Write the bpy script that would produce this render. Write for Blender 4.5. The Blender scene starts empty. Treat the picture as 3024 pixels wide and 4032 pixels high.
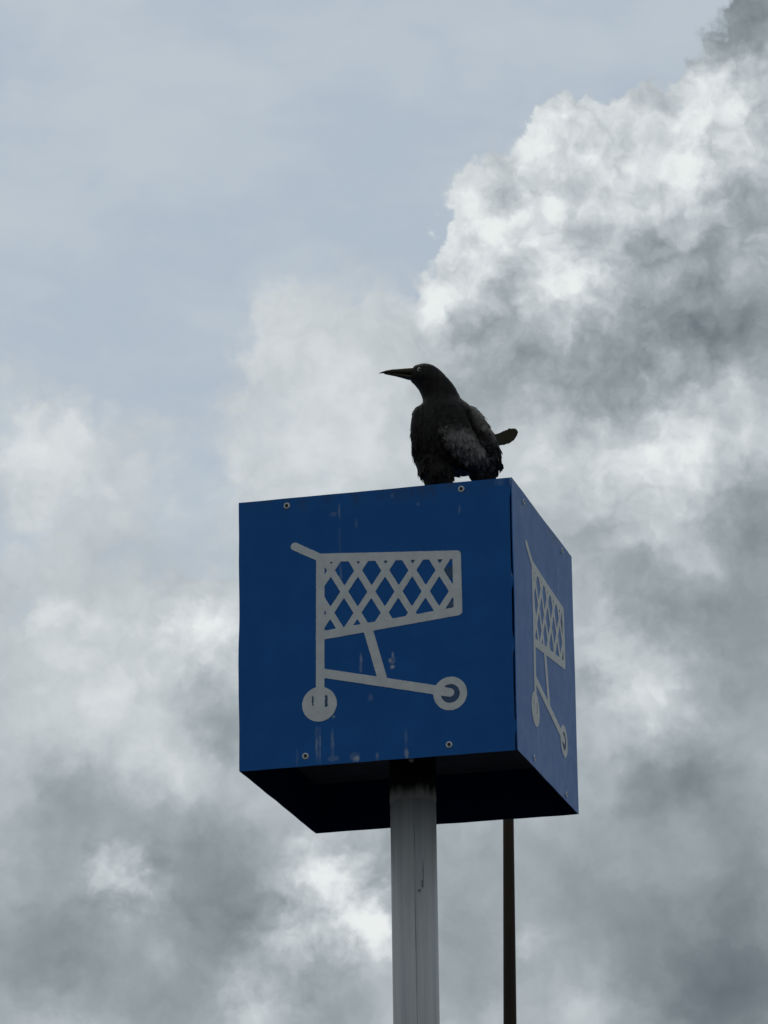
import bpy, bmesh, math, random
from mathutils import Vector, Matrix, noise

random.seed(7)
R = math.radians
S = bpy.context.scene
COL = S.collection

# ------------------------------------------------------------------ camera
BOX_W, BOX_D, BOX_H = 0.608, 0.601, 0.600        # the cube sign, metres
BOX_Z = 3.73                                     # underside of the cube above the ground
FPX = 16069.5                                    # focal length in pixels of the 3024 x 4032 photograph
YAW, PITCH, ROLL = R(-14.56), R(17.79), R(-0.76)
CAM = Vector((2.12, -8.08 - BOX_D / 2, 1.60))

def cam_axes():
    cy, sy, cp, sp = math.cos(YAW), math.sin(YAW), math.cos(PITCH), math.sin(PITCH)
    f = Vector((sy * cp, cy * cp, sp))
    rt = Vector((cy, -sy, 0))
    u = rt.cross(f)
    c, s = math.cos(ROLL), math.sin(ROLL)
    return c * rt + s * u, -s * rt + c * u, f

RIGHT, UP, FWD = cam_axes()
cam = bpy.data.objects.new('camera', bpy.data.cameras.new('camera'))
COL.objects.link(cam)
m = Matrix((RIGHT, UP, -FWD)).transposed().to_4x4()
m.translation = CAM
cam.matrix_world = m
cam.data.sensor_fit = 'VERTICAL'
cam.data.sensor_height = 24.0
cam.data.lens = 24.0 * FPX / 4032
cam.data.clip_start = 0.1
cam.data.clip_end = 20000
S.camera = cam

def sky_dir(x, y):
    """direction in the sky of a place in the photograph (1659 px wide measure)"""
    k = 3024 / 1659
    return (FWD * FPX + RIGHT * (x * k - 1512) + UP * (2016 - y * k)).normalized()

# ------------------------------------------------------------------ colour management, sun
S.view_settings.view_transform = 'Standard'
S.view_settings.look = 'None'
S.view_settings.exposure = 0.0
S.view_settings.gamma = 1.0
S.render.engine = 'CYCLES'
S.cycles.use_denoising = True

SUN_AZ, SUN_EL = R(-28), R(52)                   # azimuth from +Y towards +X: behind the sign, a little left
sd = Vector((math.sin(SUN_AZ) * math.cos(SUN_EL), math.cos(SUN_AZ) * math.cos(SUN_EL), math.sin(SUN_EL)))
sun = bpy.data.objects.new('sun', bpy.data.lights.new('sun', 'SUN'))
COL.objects.link(sun)
sun.data.energy = 0.8
sun.data.angle = R(14)
sun.data.color = (1.0, 0.96, 0.9)
sun.rotation_euler = (-sd).to_track_quat('-Z', 'Y').to_euler()
sun.location = (-20, 40, 60)

# ------------------------------------------------------------------ node helpers
class NT:
    def __init__(self, tree):
        self.t = tree
    def n(self, typ, **kw):
        nd = self.t.nodes.new(typ)
        for k, v in kw.items():
            setattr(nd, k, v)
        return nd
    def put(self, sock, v):
        if isinstance(v, bpy.types.NodeSocket):
            self.t.links.new(v, sock)
        elif v is not None:
            sock.default_value = v
    def math(self, op, a, b=None, c=None, clamp=False):
        nd = self.n('ShaderNodeMath', operation=op, use_clamp=clamp)
        for i, v in enumerate((a, b, c)):
            self.put(nd.inputs[i], v)
        return nd.outputs[0]
    def vec(self, op, a, b=None, scale=None, out=0):
        nd = self.n('ShaderNodeVectorMath', operation=op)
        self.put(nd.inputs[0], a)
        if b is not None:
            self.put(nd.inputs[1], b)
        if scale is not None:
            self.put(nd.inputs['Scale'], scale)
        return nd.outputs[out]
    def noise(self, v, scale, detail=6, rough=0.55, dist=0.0, out='Fac', lac=2.0):
        nd = self.n('ShaderNodeTexNoise')
        self.put(nd.inputs['Vector'], v)
        nd.inputs['Scale'].default_value = scale
        nd.inputs['Detail'].default_value = detail
        nd.inputs['Roughness'].default_value = rough
        nd.inputs['Lacunarity'].default_value = lac
        nd.inputs['Distortion'].default_value = dist
        return nd.outputs[out]
    def ramp(self, v, a, b, lo=0.0, hi=1.0, smooth=True):
        nd = self.n('ShaderNodeMapRange')
        nd.interpolation_type = 'SMOOTHSTEP' if smooth else 'LINEAR'
        nd.clamp = True
        for k, x in zip(('Value', 'From Min', 'From Max', 'To Min', 'To Max'), (v, a, b, lo, hi)):
            self.put(nd.inputs[k], x)
        return nd.outputs['Result']
    def mix(self, f, a, b, mode='MIX'):
        nd = self.n('ShaderNodeMix', data_type='RGBA', blend_type=mode)
        for i, v in zip((0, 6, 7), (f, a, b)):
            if isinstance(v, (tuple, list)) and len(v) == 3:
                v = (*v, 1)
            self.put(nd.inputs[i], v)
        return nd.outputs[2]
    def mapping(self, v, loc=(0, 0, 0), rot=(0, 0, 0), scale=(1, 1, 1), typ='POINT'):
        nd = self.n('ShaderNodeMapping', vector_type=typ)
        self.put(nd.inputs['Vector'], v)
        nd.inputs['Location'].default_value = loc
        nd.inputs['Rotation'].default_value = rot
        nd.inputs['Scale'].default_value = scale
        return nd.outputs[0]

def lin(r, g, b):
    f = lambda c: c / 12.92 if c <= 0.04045 else ((c + 0.055) / 1.055) ** 2.4
    return tuple(f(x / 255) for x in (r, g, b))

# ------------------------------------------------------------------ sky: hazy blue behind backlit cloud
# Backlit cloud: thin is white, thick is grey.  BANKS is where cloud covers the blue
# (x, y, radius, cover, billow); DEPTHS is how thick the cloud is there (x, y, thickness).
BANKS = [
    (1760, 350, 300, 1.0), (1520, 430, 240, 0.9), (1345, 345, 125, 0.7), (1215, 325, 105, 0.75), (1225, 480, 215, 0.9), (1075, 520, 115, 0.7),
    (1130, 660, 200, 0.8), (962, 690, 80, 0.55), (1610, 230, 105, 0.6), (1740, 60, 150, 0.45), (1610, 120, 110, 0.22), (1450, 700, 380, 1.0), (1250, 830, 330, 0.9),
    (600, 700, 120, 0.22), (760, 740, 190, 0.28), (640, 800, 170, 0.24), (900, 790, 190, 0.45), (700, 900, 260, 0.45), (1000, 960, 280, 0.5),
    (20, 960, 170, 0.45), (190, 1010, 190, 0.34), (430, 1050, 230, 0.20), (560, 960, 190, 0.14), (90, 1160, 260, 0.24), (330, 1180, 250, 0.12),
    (100, 1440, 260, 0.7), (330, 1480, 230, 0.7), (450, 1420, 120, 0.3), (600, 1560, 330, 0.6), (250, 1750, 420, 0.9), (250, 2100, 500, 1.0),
    (700, 1900, 420, 1.0), (800, 1300, 420, 0.4), (1300, 1150, 480, 1.0), (1550, 1250, 480, 1.0), (1100, 1600, 500, 0.9), (1550, 1750, 520, 1.0),
    (1100, 2050, 480, 1.0), (1550, 2150, 480, 1.0), (700, 2250, 380, 1.0), (1452, 288, 60, -0.9),
]
DEPTHS = [
    (1630, 40, 0.46), (1560, 110, 0.16), (1645, 170, -0.34), (1230, 270, -0.17), (1350, 240, 0.08), (1450, 250, -0.01), (1560, 210, -0.27), (1645, 300, 0.12), (1140, 340, -0.13),
    (1280, 330, -0.20), (1400, 350, -0.18), (1500, 320, -0.21), (1610, 360, 0.16), (1070, 460, -0.11), (1310, 460, 0.17), (1450, 450, -0.13), (1610, 480, 0.05), (1020, 530, -0.18),
    (1150, 520, -0.06), (1250, 560, -0.15), (1350, 530, 0.05), (1450, 570, 0.08), (1600, 570, 0.12), (950, 660, -0.12), (1060, 640, -0.02), (1200, 630, -0.18), (1320, 620, -0.17),
    (1450, 660, 0.02), (1600, 660, 0.13), (1000, 750, 0.05), (1110, 740, 0.17), (1250, 720, 0.04), (1400, 730, 0.18), (1600, 750, 0.13), (1000, 820, 0.06), (1110, 820, 0.08),
    (1250, 810, 0.22), (1400, 820, 0.18), (1550, 810, 0.14), (1650, 840, 0.08), (1120, 890, -0.08), (1250, 880, -0.07), (1350, 900, -0.06), (1480, 930, -0.13), (1570, 900, -0.16),
    (1650, 950, -0.13), (1150, 1000, -0.08), (1280, 1000, -0.11), (1400, 1010, -0.05), (1500, 1050, -0.10), (1625, 1040, 0.06), (1400, 1130, -0.04), (1500, 1120, -0.04), (1640, 1110, 0.35),
    (1300, 1200, 0.11), (1400, 1220, 0.08), (1500, 1190, -0.08), (1600, 1220, 0.12), (1400, 1290, 0.10), (1500, 1290, 0.09), (1610, 1310, 0.04), (1360, 1430, -0.07), (1550, 1400, 0.19),
    (1650, 1410, 0.17), (1290, 1500, 0.08), (1400, 1500, -0.16), (1500, 1500, -0.12), (1610, 1500, 0.08), (1300, 1600, 0.04), (1450, 1590, -0.02), (1300, 1690, -0.06), (1400, 1700, 0.19),
    (1490, 1680, 0.23), (1610, 1700, 0.09), (1300, 1800, 0.04), (1500, 1800, 0.05), (1650, 1800, 0.12), (1180, 1800, 0.11), (1060, 1820, -0.02), (1180, 1900, 0.08), (1350, 1900, 0.08),
    (1500, 1900, 0.06), (1650, 1900, 0.19), (1000, 1900, 0.12), (1010, 2000, 0.17), (1140, 2030, -0.11), (1300, 2010, 0.30), (1500, 2010, 0.24), (1650, 2010, 0.20), (1050, 2130, 0.25),
    (1200, 2150, 0.05), (1350, 2160, 0.02), (1500, 2110, 0.23), (1650, 2110, 0.24), (1250, 2200, 0.01), (1480, 2210, 0.30), (1650, 2210, 0.35), (550, 640, -0.09), (650, 620, -0.11),
    (760, 640, 0.01), (850, 650, -0.11), (590, 750, -0.11), (740, 760, -0.07), (840, 790, 0.03), (650, 860, -0.07), (800, 860, -0.12), (300, 850, -0.04), (20, 880, -0.14),
    (500, 900, -0.07), (50, 960, -0.10), (200, 965, -0.08), (350, 960, -0.04), (480, 980, -0.04), (700, 960, -0.07), (840, 960, -0.13), (100, 1060, -0.11), (250, 1030, -0.07),
    (400, 1090, -0.07), (600, 1040, -0.11), (60, 1160, -0.05), (200, 1160, -0.03), (480, 1200, -0.08), (380, 1270, 0.02), (500, 1290, 0.04), (100, 1330, -0.07), (200, 1340, -0.04),
    (300, 1330, -0.02), (420, 1375, -0.10), (500, 1390, -0.07), (150, 1420, -0.08), (260, 1430, -0.02), (400, 1440, -0.11), (490, 1460, -0.08), (200, 1510, -0.03), (310, 1540, -0.03),
    (430, 1540, 0.11), (520, 1530, 0.08), (60, 1610, -0.06), (200, 1620, -0.13), (320, 1640, -0.18), (430, 1650, -0.09), (490, 1600, 0.12), (600, 1750, -0.02), (700, 1780, 0.12),
    (60, 1700, -0.02), (150, 1700, 0.14), (250, 1690, 0.07), (380, 1720, 0.02), (460, 1750, -0.04), (60, 1790, 0.04), (190, 1790, 0.16), (300, 1800, 0.06), (400, 1820, 0.12),
    (540, 1830, 0.08), (640, 1850, -0.10), (60, 1890, 0.03), (170, 1890, -0.02), (270, 1890, -0.04), (390, 1900, 0.13), (550, 1910, 0.22), (700, 1885, -0.18), (800, 1880, 0.14),
    (50, 1990, 0.11), (190, 1985, 0.14), (310, 1985, -0.16), (450, 1980, 0.24), (610, 1970, -0.01), (765, 1975, -0.19), (50, 2070, 0.11), (160, 2080, 0.24), (330, 2060, 0.10),
    (450, 2070, -0.02), (610, 2040, 0.08), (740, 2080, 0.12), (830, 2070, -0.10), (50, 2160, 0.09), (150, 2185, -0.07), (300, 2160, 0.10), (440, 2170, 0.30), (550, 2160, -0.21),
    (700, 2180, 0.23), (1000, 1500, 0.03), (700, 1500, 0.02), (800, 1300, -0.05), (1000, 1200, -0.10), (700, 1150, -0.11), (900, 1750, 0.09),
]
DEPTH0, DEPTH_R = 0.45, 230
# smaller puffs (negative: thinner and brighter) and knots (x, y, radius, thickness)
PUFFS = [
    (675, 1865, 75, -0.34), (720, 1905, 70, -0.36), (755, 1960, 65, -0.32), (795, 2005, 65, -0.32), (832, 2045, 55, -0.30), (640, 1960, 90, 0.12), (840, 1900, 90, 0.16),
    (262, 1885, 85, -0.36), (303, 1905, 50, -0.22), (450, 1530, 80, 0.22), (490, 1600, 80, 0.25), (520, 1530, 60, 0.15), (405, 1690, 80, -0.18), (330, 1655, 90, -0.12),
    (610, 2030, 90, -0.26), (340, 2060, 55, -0.22), (545, 2165, 80, -0.26), (1135, 2030, 50, -0.22), (1110, 2180, 90, -0.16), (1250, 2185, 100, -0.16),
    (1380, 1530, 80, -0.16), (1455, 1510, 65, -0.14), (1300, 1410, 80, -0.14), (1290, 1485, 50, 0.22), (1500, 1680, 110, 0.16), (1400, 1705, 110, 0.12),
    (1215, 265, 55, -0.2), (1145, 320, 65, -0.2), (1030, 450, 55, -0.2), (1060, 500, 55, -0.14), (950, 650, 65, -0.28), (1000, 640, 50, -0.12), (1255, 545, 70, 0.16), (1180, 610, 50, -0.14), (1310, 600, 45, -0.14), (1100, 430, 45, 0.10), (1240, 400, 50, 0.10), (1330, 400, 40, -0.08), (1420, 400, 60, 0.08),
    (1110, 610, 80, 0.16), (1060, 690, 100, 0.14), (1395, 560, 80, 0.22), (1290, 480, 80, 0.12), (1480, 330, 80, -0.14), (1560, 175, 55, -0.2), (980, 700, 60, 0.1),
    (110, 1325, 55, -0.16), (190, 1340, 50, -0.14), (440, 1370, 70, -0.14), (60, 960, 80, -0.1), (1490, 900, 90, -0.12), (1590, 820, 60, -0.14), (1350, 960, 110, -0.1),
    (1290, 880, 80, -0.1), (1470, 1190, 70, -0.1), (1300, 1330, 60, -0.14), (400, 1780, 110, 0.12), (130, 1700, 90, 0.1), (1050, 2190, 60, -0.14),
]
# how lumpy: crisp heap at the upper right, crisp puffs low down, soft veil elsewhere
CRISP = [(1350, 480, 480, 0.9), (1640, 200, 330, 0.7), (1100, 650, 260, 0.5), (740, 1940, 170, 0.9), (270, 1900, 120, 0.8), (1450, 1000, 380, 0.4), (1380, 1450, 240, 0.3), (430, 1390, 160, 0.4), (600, 2080, 200, 0.4)]

world = bpy.data.worlds.new("World")
S.world = world
world.use_nodes = True
wt = world.node_tree
wt.nodes.clear()
W = NT(wt)
k = 3024 / 1659 / FPX
def lobe_sum(v, rows):
    tot, v0 = None, v
    for i, (x, y, r, inner, amp) in enumerate(rows):
        if i and i % 30 == 0:                      # keeps the shader's working memory small
            v = W.vec('MULTIPLY_ADD', tot, (1e-9, 1e-9, 1e-9))
            W.put(v.node.inputs[2], v0)
        dd = W.vec('DISTANCE', v, tuple(sky_dir(x, y)), out=1)
        g = W.ramp(dd, r * k, r * inner * k, 0.0, amp)
        tot = g if tot is None else W.math('ADD', tot, g)
    return tot
tc = W.n('ShaderNodeTexCoord').outputs['Generated']
d0 = W.vec('NORMALIZE', tc)
warp = W.vec('SUBTRACT', W.noise(d0, 45, 2, 0.5, out='Color'), (0.5, 0.5, 0.5))
warp2 = W.vec('SUBTRACT', W.noise(d0, 170, 4, 0.55, out='Color'), (0.5, 0.5, 0.5))
dw = W.vec('ADD', d0, W.vec('ADD', W.vec('SCALE', warp, scale=0.013), W.vec('SCALE', warp2, scale=0.012)))
dq = W.vec('ADD', d0, W.vec('ADD', W.vec('SCALE', warp, scale=0.010), W.vec('SCALE', warp2, scale=0.006)))
dw2 = W.vec('ADD', d0, W.vec('ADD', W.vec('SCALE', warp, scale=0.008), W.vec('SCALE', warp2, scale=0.010)))
n1 = W.math('SUBTRACT', W.noise(dq, 55, 8, 0.54), 0.5)
n2 = W.math('SUBTRACT', W.noise(dq, 170, 5, 0.60), 0.5)
toward_sun = (UP * 0.9 - RIGHT * 0.45).normalized() * 0.0045
n3 = W.math('SUBTRACT', W.noise(W.vec('ADD', dq, tuple(toward_sun)), 55, 6, 0.54), 0.5)
lump = W.math('ABSOLUTE', W.math('SUBTRACT', W.noise(dq, 62, 3, 0.55), 0.5))   # rounded heads, narrow creases
relief = W.math('SUBTRACT', n3, n1)                # lit side of each billow faces the sun
crisp = W.math('ADD', lobe_sum(d0, [(x, y, r * 1.2, 0.3, a) for x, y, r, a in CRISP]), 0.34)
crisp = W.math('MINIMUM', crisp, 1.25)
# outside the photograph's part of the sky: thick grey cloud with loose gaps
away = W.ramp(W.vec('DOT_PRODUCT', d0, tuple(FWD), out=1), math.cos(R(9)), math.cos(R(15)))
away2 = W.ramp(W.vec('DOT_PRODUCT', d0, tuple(FWD), out=1), math.cos(R(12)), math.cos(R(65)), 0.0, 1.0)
big = W.noise(W.vec('ADD', d0, W.vec('SCALE', warp, scale=0.05)), 4, 5, 0.55)
cover = lobe_sum(dw, [(x, y, r * 1.22, 0.62, a) for x, y, r, a in BANKS])
cover = W.math('ADD', cover, W.math('MULTIPLY', away, W.ramp(big, 0.30, 0.42, 0.2, 1.5)))
cover = W.math('ADD', cover, W.math('MULTIPLY', W.math('ADD', W.math('MULTIPLY_ADD', lump, 0.9, -0.09), W.math('ADD', W.math('MULTIPLY', n1, 0.7), W.math('MULTIPLY', n2, 0.4))), W.ramp(cover, 0.0, 0.25, 0.05, 1.9)))
alpha = W.ramp(cover, 0.02, W.ramp(crisp, 0.3, 0.9, 1.05, 0.42))
depth = W.math('ADD', lobe_sum(dw, [(x, y, DEPTH_R, 0.0, a) for x, y, a in DEPTHS]), DEPTH0)
depth = W.math('ADD', depth, lobe_sum(dw2, [(x, y, r * 1.05, 0.0, a * 0.85) for x, y, r, a in PUFFS]))
depth = W.math('ADD', depth, W.math('ADD', W.math('MULTIPLY', away, W.ramp(big, 0.3, 0.7, -0.25, 0.35)), W.math('MULTIPLY', away2, W.ramp(big, 0.3, 0.7, 0.23, 0.52))))
bill = W.math('ADD', W.math('MULTIPLY_ADD', lump, -1.1, W.math('MULTIPLY_ADD', n1, 0.62, 0.10)), W.math('ADD', W.math('MULTIPLY', n2, 0.40), W.math('MULTIPLY', relief, 0.95)))
depth = W.math('ADD', depth, W.math('MULTIPLY', bill, crisp))
cr = W.n('ShaderNodeValToRGB')
depth = W.math('SMOOTH_MAX', depth, 0.0, 0.22)
W.put(cr.inputs[0], W.math('DIVIDE', depth, 1.8))
els = cr.color_ramp.elements
stops = [(0.0, (234, 239, 238)), (0.12, (217, 223, 225)), (0.3, (196, 203, 207)), (0.6, (162, 171, 176)), (0.8, (143, 153, 158)), (1.1, (116, 126, 132)), (1.8, (72, 81, 88))]
els[0].position, els[0].color = 0.0, (*lin(*stops[0][1]), 1)
els[1].position, els[1].color = 1.0, (*lin(*stops[-1][1]), 1)
for p, c in stops[1:-1]:
    e = els.new(p / 1.8)
    e.color = (*lin(*c), 1)
STR = 0.1
nish = W.n('ShaderNodeTexSky', sky_type='NISHITA', sun_disc=False)
nish.sun_elevation = SUN_EL
nish.sun_rotation = SUN_AZ
nish.air_density, nish.dust_density, nish.ozone_density = 1.0, 2.0, 1.5
hz = W.noise(W.vec('ADD', W.vec('MULTIPLY', d0, (1, 1, 2.4)), W.vec('SCALE', warp, scale=0.03)), 16, 6, 0.55)
haze_col = W.mix(W.ramp(hz, 0.35, 0.65), tuple(v / STR for v in lin(173, 186, 198)), tuple(v / STR for v in lin(184, 195, 203)))
blue = W.mix(0.9, nish.outputs[0], haze_col)
cloud = W.vec('SCALE', cr.outputs[0], scale=1 / STR)
skyc = W.mix(alpha, blue, cloud)
bg = W.n('ShaderNodeBackground')
W.put(bg.inputs[0], skyc)
bg.inputs[1].default_value = STR
wo = W.n('ShaderNodeOutputWorld')
wt.links.new(bg.outputs[0], wo.inputs[0])

# ------------------------------------------------------------------ materials
def mat(name):
    mt = bpy.data.materials.new(name)
    mt.use_nodes = True
    t = NT(mt.node_tree)
    b = mt.node_tree.nodes['Principled BSDF']
    return mt, t, b

def bump(t, b, h, strength=0.3, dist=0.001):
    nd = t.n('ShaderNodeBump')
    nd.inputs['Strength'].default_value = strength
    nd.inputs['Distance'].default_value = dist
    t.put(nd.inputs['Height'], h)
    t.t.links.new(nd.outputs[0], b.inputs['Normal'])

def obj_co(t):
    return t.n('ShaderNodeTexCoord').outputs['Object']

def blue_paint(name, streaks=(), spec=0.22, gain=1.0):
    """faded blue sheet metal; panel local space: x across, z up"""
    mt, t, b = mat(name)
    co = obj_co(t)
    n = t.noise(co, 9, 6, 0.6)
    base = t.mix(t.ramp(n, 0.3, 0.7), tuple(v * gain for v in (0.0015, 0.105, 0.375)), tuple(v * gain for v in (0.0035, 0.124, 0.420)))
    fine = t.noise(t.mapping(co, scale=(1, 1, 0.12)), 60, 5, 0.7)
    base = t.mix(t.ramp(fine, 0.60, 0.80, 0, 0.10), base, (0.20, 0.26, 0.38))
    # brownish dirt under the top edge
    sep = t.n('ShaderNodeSeparateXYZ')
    t.put(sep.inputs[0], co)
    edge = t.math('MULTIPLY', t.ramp(sep.outputs[2], 0.555, 0.598, 0, 0.55), t.ramp(t.noise(t.mapping(co, scale=(1, 1, 0.5)), 26, 5, 0.65), 0.42, 0.68))
    base = t.mix(edge, base, (0.055, 0.060, 0.070))
    # thin pale run-off streaks
    wob = t.vec('ADD', co, t.vec('SCALE', t.vec('SUBTRACT', t.noise(co, 45, 3, 0.6, out='Color'), (0.5, 0.5, 0.5)), scale=0.006))
    rag = t.noise(t.mapping(co, scale=(1, 1, 0.35)), 150, 4, 0.7)
    tot = None
    for (x, z, w, h, s) in streaks:
        q = t.mapping(wob, (x, 0, z), (0, 0, 0), (w, 1.0, h), 'TEXTURE')
        g = t.ramp(t.vec('LENGTH', q, out=1), 1.0, 0.35, 0.0, s)
        tot = g if tot is None else t.math('MAXIMUM', tot, g)
    if tot is not None:
        f = t.math('MULTIPLY', tot, t.ramp(rag, 0.34, 0.62, 0.15, 1.0))
        base = t.mix(f, base, (0.50, 0.54, 0.60))
    t.put(b.inputs['Base Color'], base)
    t.put(b.inputs['Roughness'], t.ramp(t.noise(co, 25, 5, 0.6), 0.3, 0.7, 0.40, 0.46))
    b.inputs['Specular IOR Level'].default_value = spec
    bump(t, b, t.noise(co, 220, 3, 0.5), 0.12, 0.0006)
    return mt

def simple(name, c1, c2, scale=30, rough=0.5, metallic=0.0, spec=0.5, stretch=(1, 1, 1), bmp=0.2):
    mt, t, b = mat(name)
    co = obj_co(t)
    v = t.mapping(co, scale=stretch)
    t.put(b.inputs['Base Color'], t.mix(t.ramp(t.noise(v, scale, 6, 0.6), 0.3, 0.7), c1, c2))
    b.inputs['Roughness'].default_value = rough
    b.inputs['Metallic'].default_value = metallic
    b.inputs['Specular IOR Level'].default_value = spec
    bump(t, b, t.noise(v, scale * 4, 4, 0.6), bmp, 0.001)
    return mt

M_WHITE = simple('worn_white_vinyl', (0.70, 0.70, 0.69), (0.82, 0.82, 0.81), 40, 0.5, spec=0.3)
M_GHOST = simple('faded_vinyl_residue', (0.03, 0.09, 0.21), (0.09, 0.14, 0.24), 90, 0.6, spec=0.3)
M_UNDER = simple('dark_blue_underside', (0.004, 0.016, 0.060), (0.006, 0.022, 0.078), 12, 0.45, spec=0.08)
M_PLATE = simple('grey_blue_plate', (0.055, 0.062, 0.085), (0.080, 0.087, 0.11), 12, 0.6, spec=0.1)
M_CORE = simple('dark_core', (0.004, 0.008, 0.02), (0.006, 0.012, 0.03), 12, 0.7, spec=0.2)
M_STEEL = simple('zinc_screw', (0.62, 0.62, 0.62), (0.78, 0.78, 0.78), 200, 0.4, metallic=0.2)
M_SOCKET = simple('screw_socket', (0.01, 0.01, 0.012), (0.02, 0.02, 0.025), 200, 0.7)
M_TOP = simple('blue_top_sheet', (0.0075, 0.078, 0.30), (0.02, 0.10, 0.32), 20, 0.45, spec=0.3)

def post_mat():
    mt, t, b = mat('weathered_grey_post')
    co = obj_co(t)
    st = t.noise(t.mapping(co, scale=(1, 1, 0.02)), 45, 5, 0.65)
    base = t.mix(t.ramp(st, 0.32, 0.68), (0.60, 0.61, 0.63), (0.78, 0.78, 0.76))
    blot = t.noise(t.mapping(co, scale=(1, 1, 0.25)), 14, 6, 0.65)
    base = t.mix(t.ramp(blot, 0.5, 0.72, 0, 0.4), base, (0.46, 0.46, 0.45))
    for (x, y, w, h) in ((905, 1923, 0.0045, 0.0045), (911, 1908, 0.0035, 0.014), (912, 1880, 0.0015, 0.035)):
        v = sky_dir(x, y)
        P = CAM + v * ((-0.048 - CAM.y) / v.y)
        q = t.mapping(co, tuple(P), (0, 0, 0), (w, 0.05, h), 'TEXTURE')
        g = t.math('MULTIPLY', t.ramp(t.vec('LENGTH', q, out=1), 1.0, 0.4), t.ramp(t.noise(co, 350, 3, 0.6), 0.3, 0.5))
        base = t.mix(t.math('MULTIPLY', g, 0.75), base, (0.05, 0.05, 0.05))
    t.put(b.inputs['Base Color'], base)
    b.inputs['Roughness'].default_value = 0.5
    b.inputs['Metallic'].default_value = 0.0
    bump(t, b, t.noise(t.mapping(co, scale=(1, 1, 0.1)), 120, 4, 0.6), 0.25, 0.001)
    return mt
M_POST = post_mat()
def recess_shade_mat():  # near-black colour stands in for the recess shade, fading at its lower end
    mt, t, b = mat('recess_shade')
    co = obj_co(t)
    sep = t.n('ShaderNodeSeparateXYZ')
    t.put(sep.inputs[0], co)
    shade_fade = t.math('ADD', t.math('MULTIPLY', t.ramp(sep.outputs[2], BOX_Z - 0.022, BOX_Z + 0.022, 0.62, 0.0, False), 1.0),
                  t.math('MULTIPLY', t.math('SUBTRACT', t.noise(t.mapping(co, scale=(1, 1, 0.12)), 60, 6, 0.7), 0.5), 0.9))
    t.put(b.inputs['Base Color'], t.mix(t.ramp(shade_fade, 0.12, 0.62), (0.013, 0.013, 0.014), (0.50, 0.50, 0.49)))  # soft lower edge of the shade, mixed into the colour
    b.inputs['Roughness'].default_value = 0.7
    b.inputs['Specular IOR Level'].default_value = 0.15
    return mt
M_SHADE = recess_shade_mat()
M_GRIME = simple('post_grime', (0.30, 0.30, 0.30), (0.56, 0.56, 0.55), 9, 0.8, stretch=(1, 1, 1))
M_MAST = simple('dark_brown_mast', (0.016, 0.010, 0.005), (0.042, 0.024, 0.011), 10, 0.6, spec=0.25, stretch=(1, 1, 0.15))

# ------------------------------------------------------------------ mesh helpers
def link(name, bm, material, parent=None, smooth=False):
    me = bpy.data.meshes.new(name)
    bm.normal_update()
    bm.to_mesh(me)
    bm.free()
    for mm in (material if isinstance(material, (list, tuple)) else [material]):
        me.materials.append(mm)
    if smooth:
        for p in me.polygons:
            p.use_smooth = True
    o = bpy.data.objects.new(name, me)
    COL.objects.link(o)
    if parent:
        o.parent = parent
    return o

def add_box(bm, x0, x1, y0, y1, z0, z1, bevel=0.0, mi=0):
    vs = [bm.verts.new((x, y, z)) for z in (z0, z1) for y in (y0, y1) for x in (x0, x1)]
    fs = [(0, 2, 3, 1), (4, 5, 7, 6), (0, 1, 5, 4), (2, 6, 7, 3), (0, 4, 6, 2), (1, 3, 7, 5)]
    ff = [bm.faces.new([vs[i] for i in f]) for f in fs]
    for f in ff:
        f.material_index = mi
    if bevel:
        es = list({e for f in ff for e in f.edges})
        bmesh.ops.bevel(bm, geom=es, offset=bevel, segments=2, affect='EDGES')

def add_lathe(bm, prof, seg=48, cap=True, c=(0, 0), mi=0, wob=None):
    """prof: (radius, z) from bottom to top"""
    rings = []
    for r, z in prof:
        rings.append([bm.verts.new((c[0] + r * math.cos(2 * math.pi * i / seg), c[1] + r * math.sin(2 * math.pi * i / seg), z)) for i in range(seg)])
    for a, b in zip(rings, rings[1:]):
        for i in range(seg):
            j = (i + 1) % seg
            f = bm.faces.new((a[i], a[j], b[j], b[i]))
            f.material_index = mi
    if cap:
        bm.faces.new(list(reversed(rings[0]))).material_index = mi
        bm.faces.new(rings[-1]).material_index = mi

def thing(name, label, cat, loc=(0, 0, 0), rotz=0):
    o = bpy.data.objects.new(name, None)
    COL.objects.link(o)
    o.location = loc
    o.rotation_euler = (0, 0, rotz)
    o.empty_display_size = 0.2
    o['label'] = label
    o['category'] = cat
    return o

# ------------------------------------------------------------------ ground
def ground():
    bm = bmesh.new()
    n, L = 24, 4000.0
    pos = [L * (2 * i / n - 1) ** 3 for i in range(n + 1)]
    g = [[bm.verts.new((x, y, 0)) for x in pos] for y in pos]
    for j in range(n):
        for i in range(n):
            bm.faces.new((g[j][i], g[j][i + 1], g[j + 1][i + 1], g[j + 1][i]))
    mt, t, b = mat('asphalt')
    co = obj_co(t)
    c = t.mix(t.ramp(t.noise(co, 0.6, 7, 0.6), 0.3, 0.7), (0.035, 0.035, 0.036), (0.062, 0.061, 0.06))
    c = t.mix(t.ramp(t.noise(co, 160, 3, 0.6), 0.5, 0.75, 0, 0.5), c, (0.11, 0.11, 0.105))
    t.put(b.inputs['Base Color'], c)
    b.inputs['Roughness'].default_value = 0.9
    bump(t, b, t.noise(co, 160, 4, 0.6), 0.5, 0.004)
    o = link('ground', bm, mt)
    o['kind'] = 'structure'
ground()

# ------------------------------------------------------------------ the cube sign on its post
SIGN = thing('cart_sign', 'blue cube sign with a white shopping trolley on each side, on a grey round post', 'sign')
HW, HD = BOX_W / 2, BOX_D / 2
PAN = 0.002                                        # sheet thickness

def bulge(u, v, seed):
    return 0.0011 * noise.noise(Vector((u * 5, v * 5, seed)))

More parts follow.
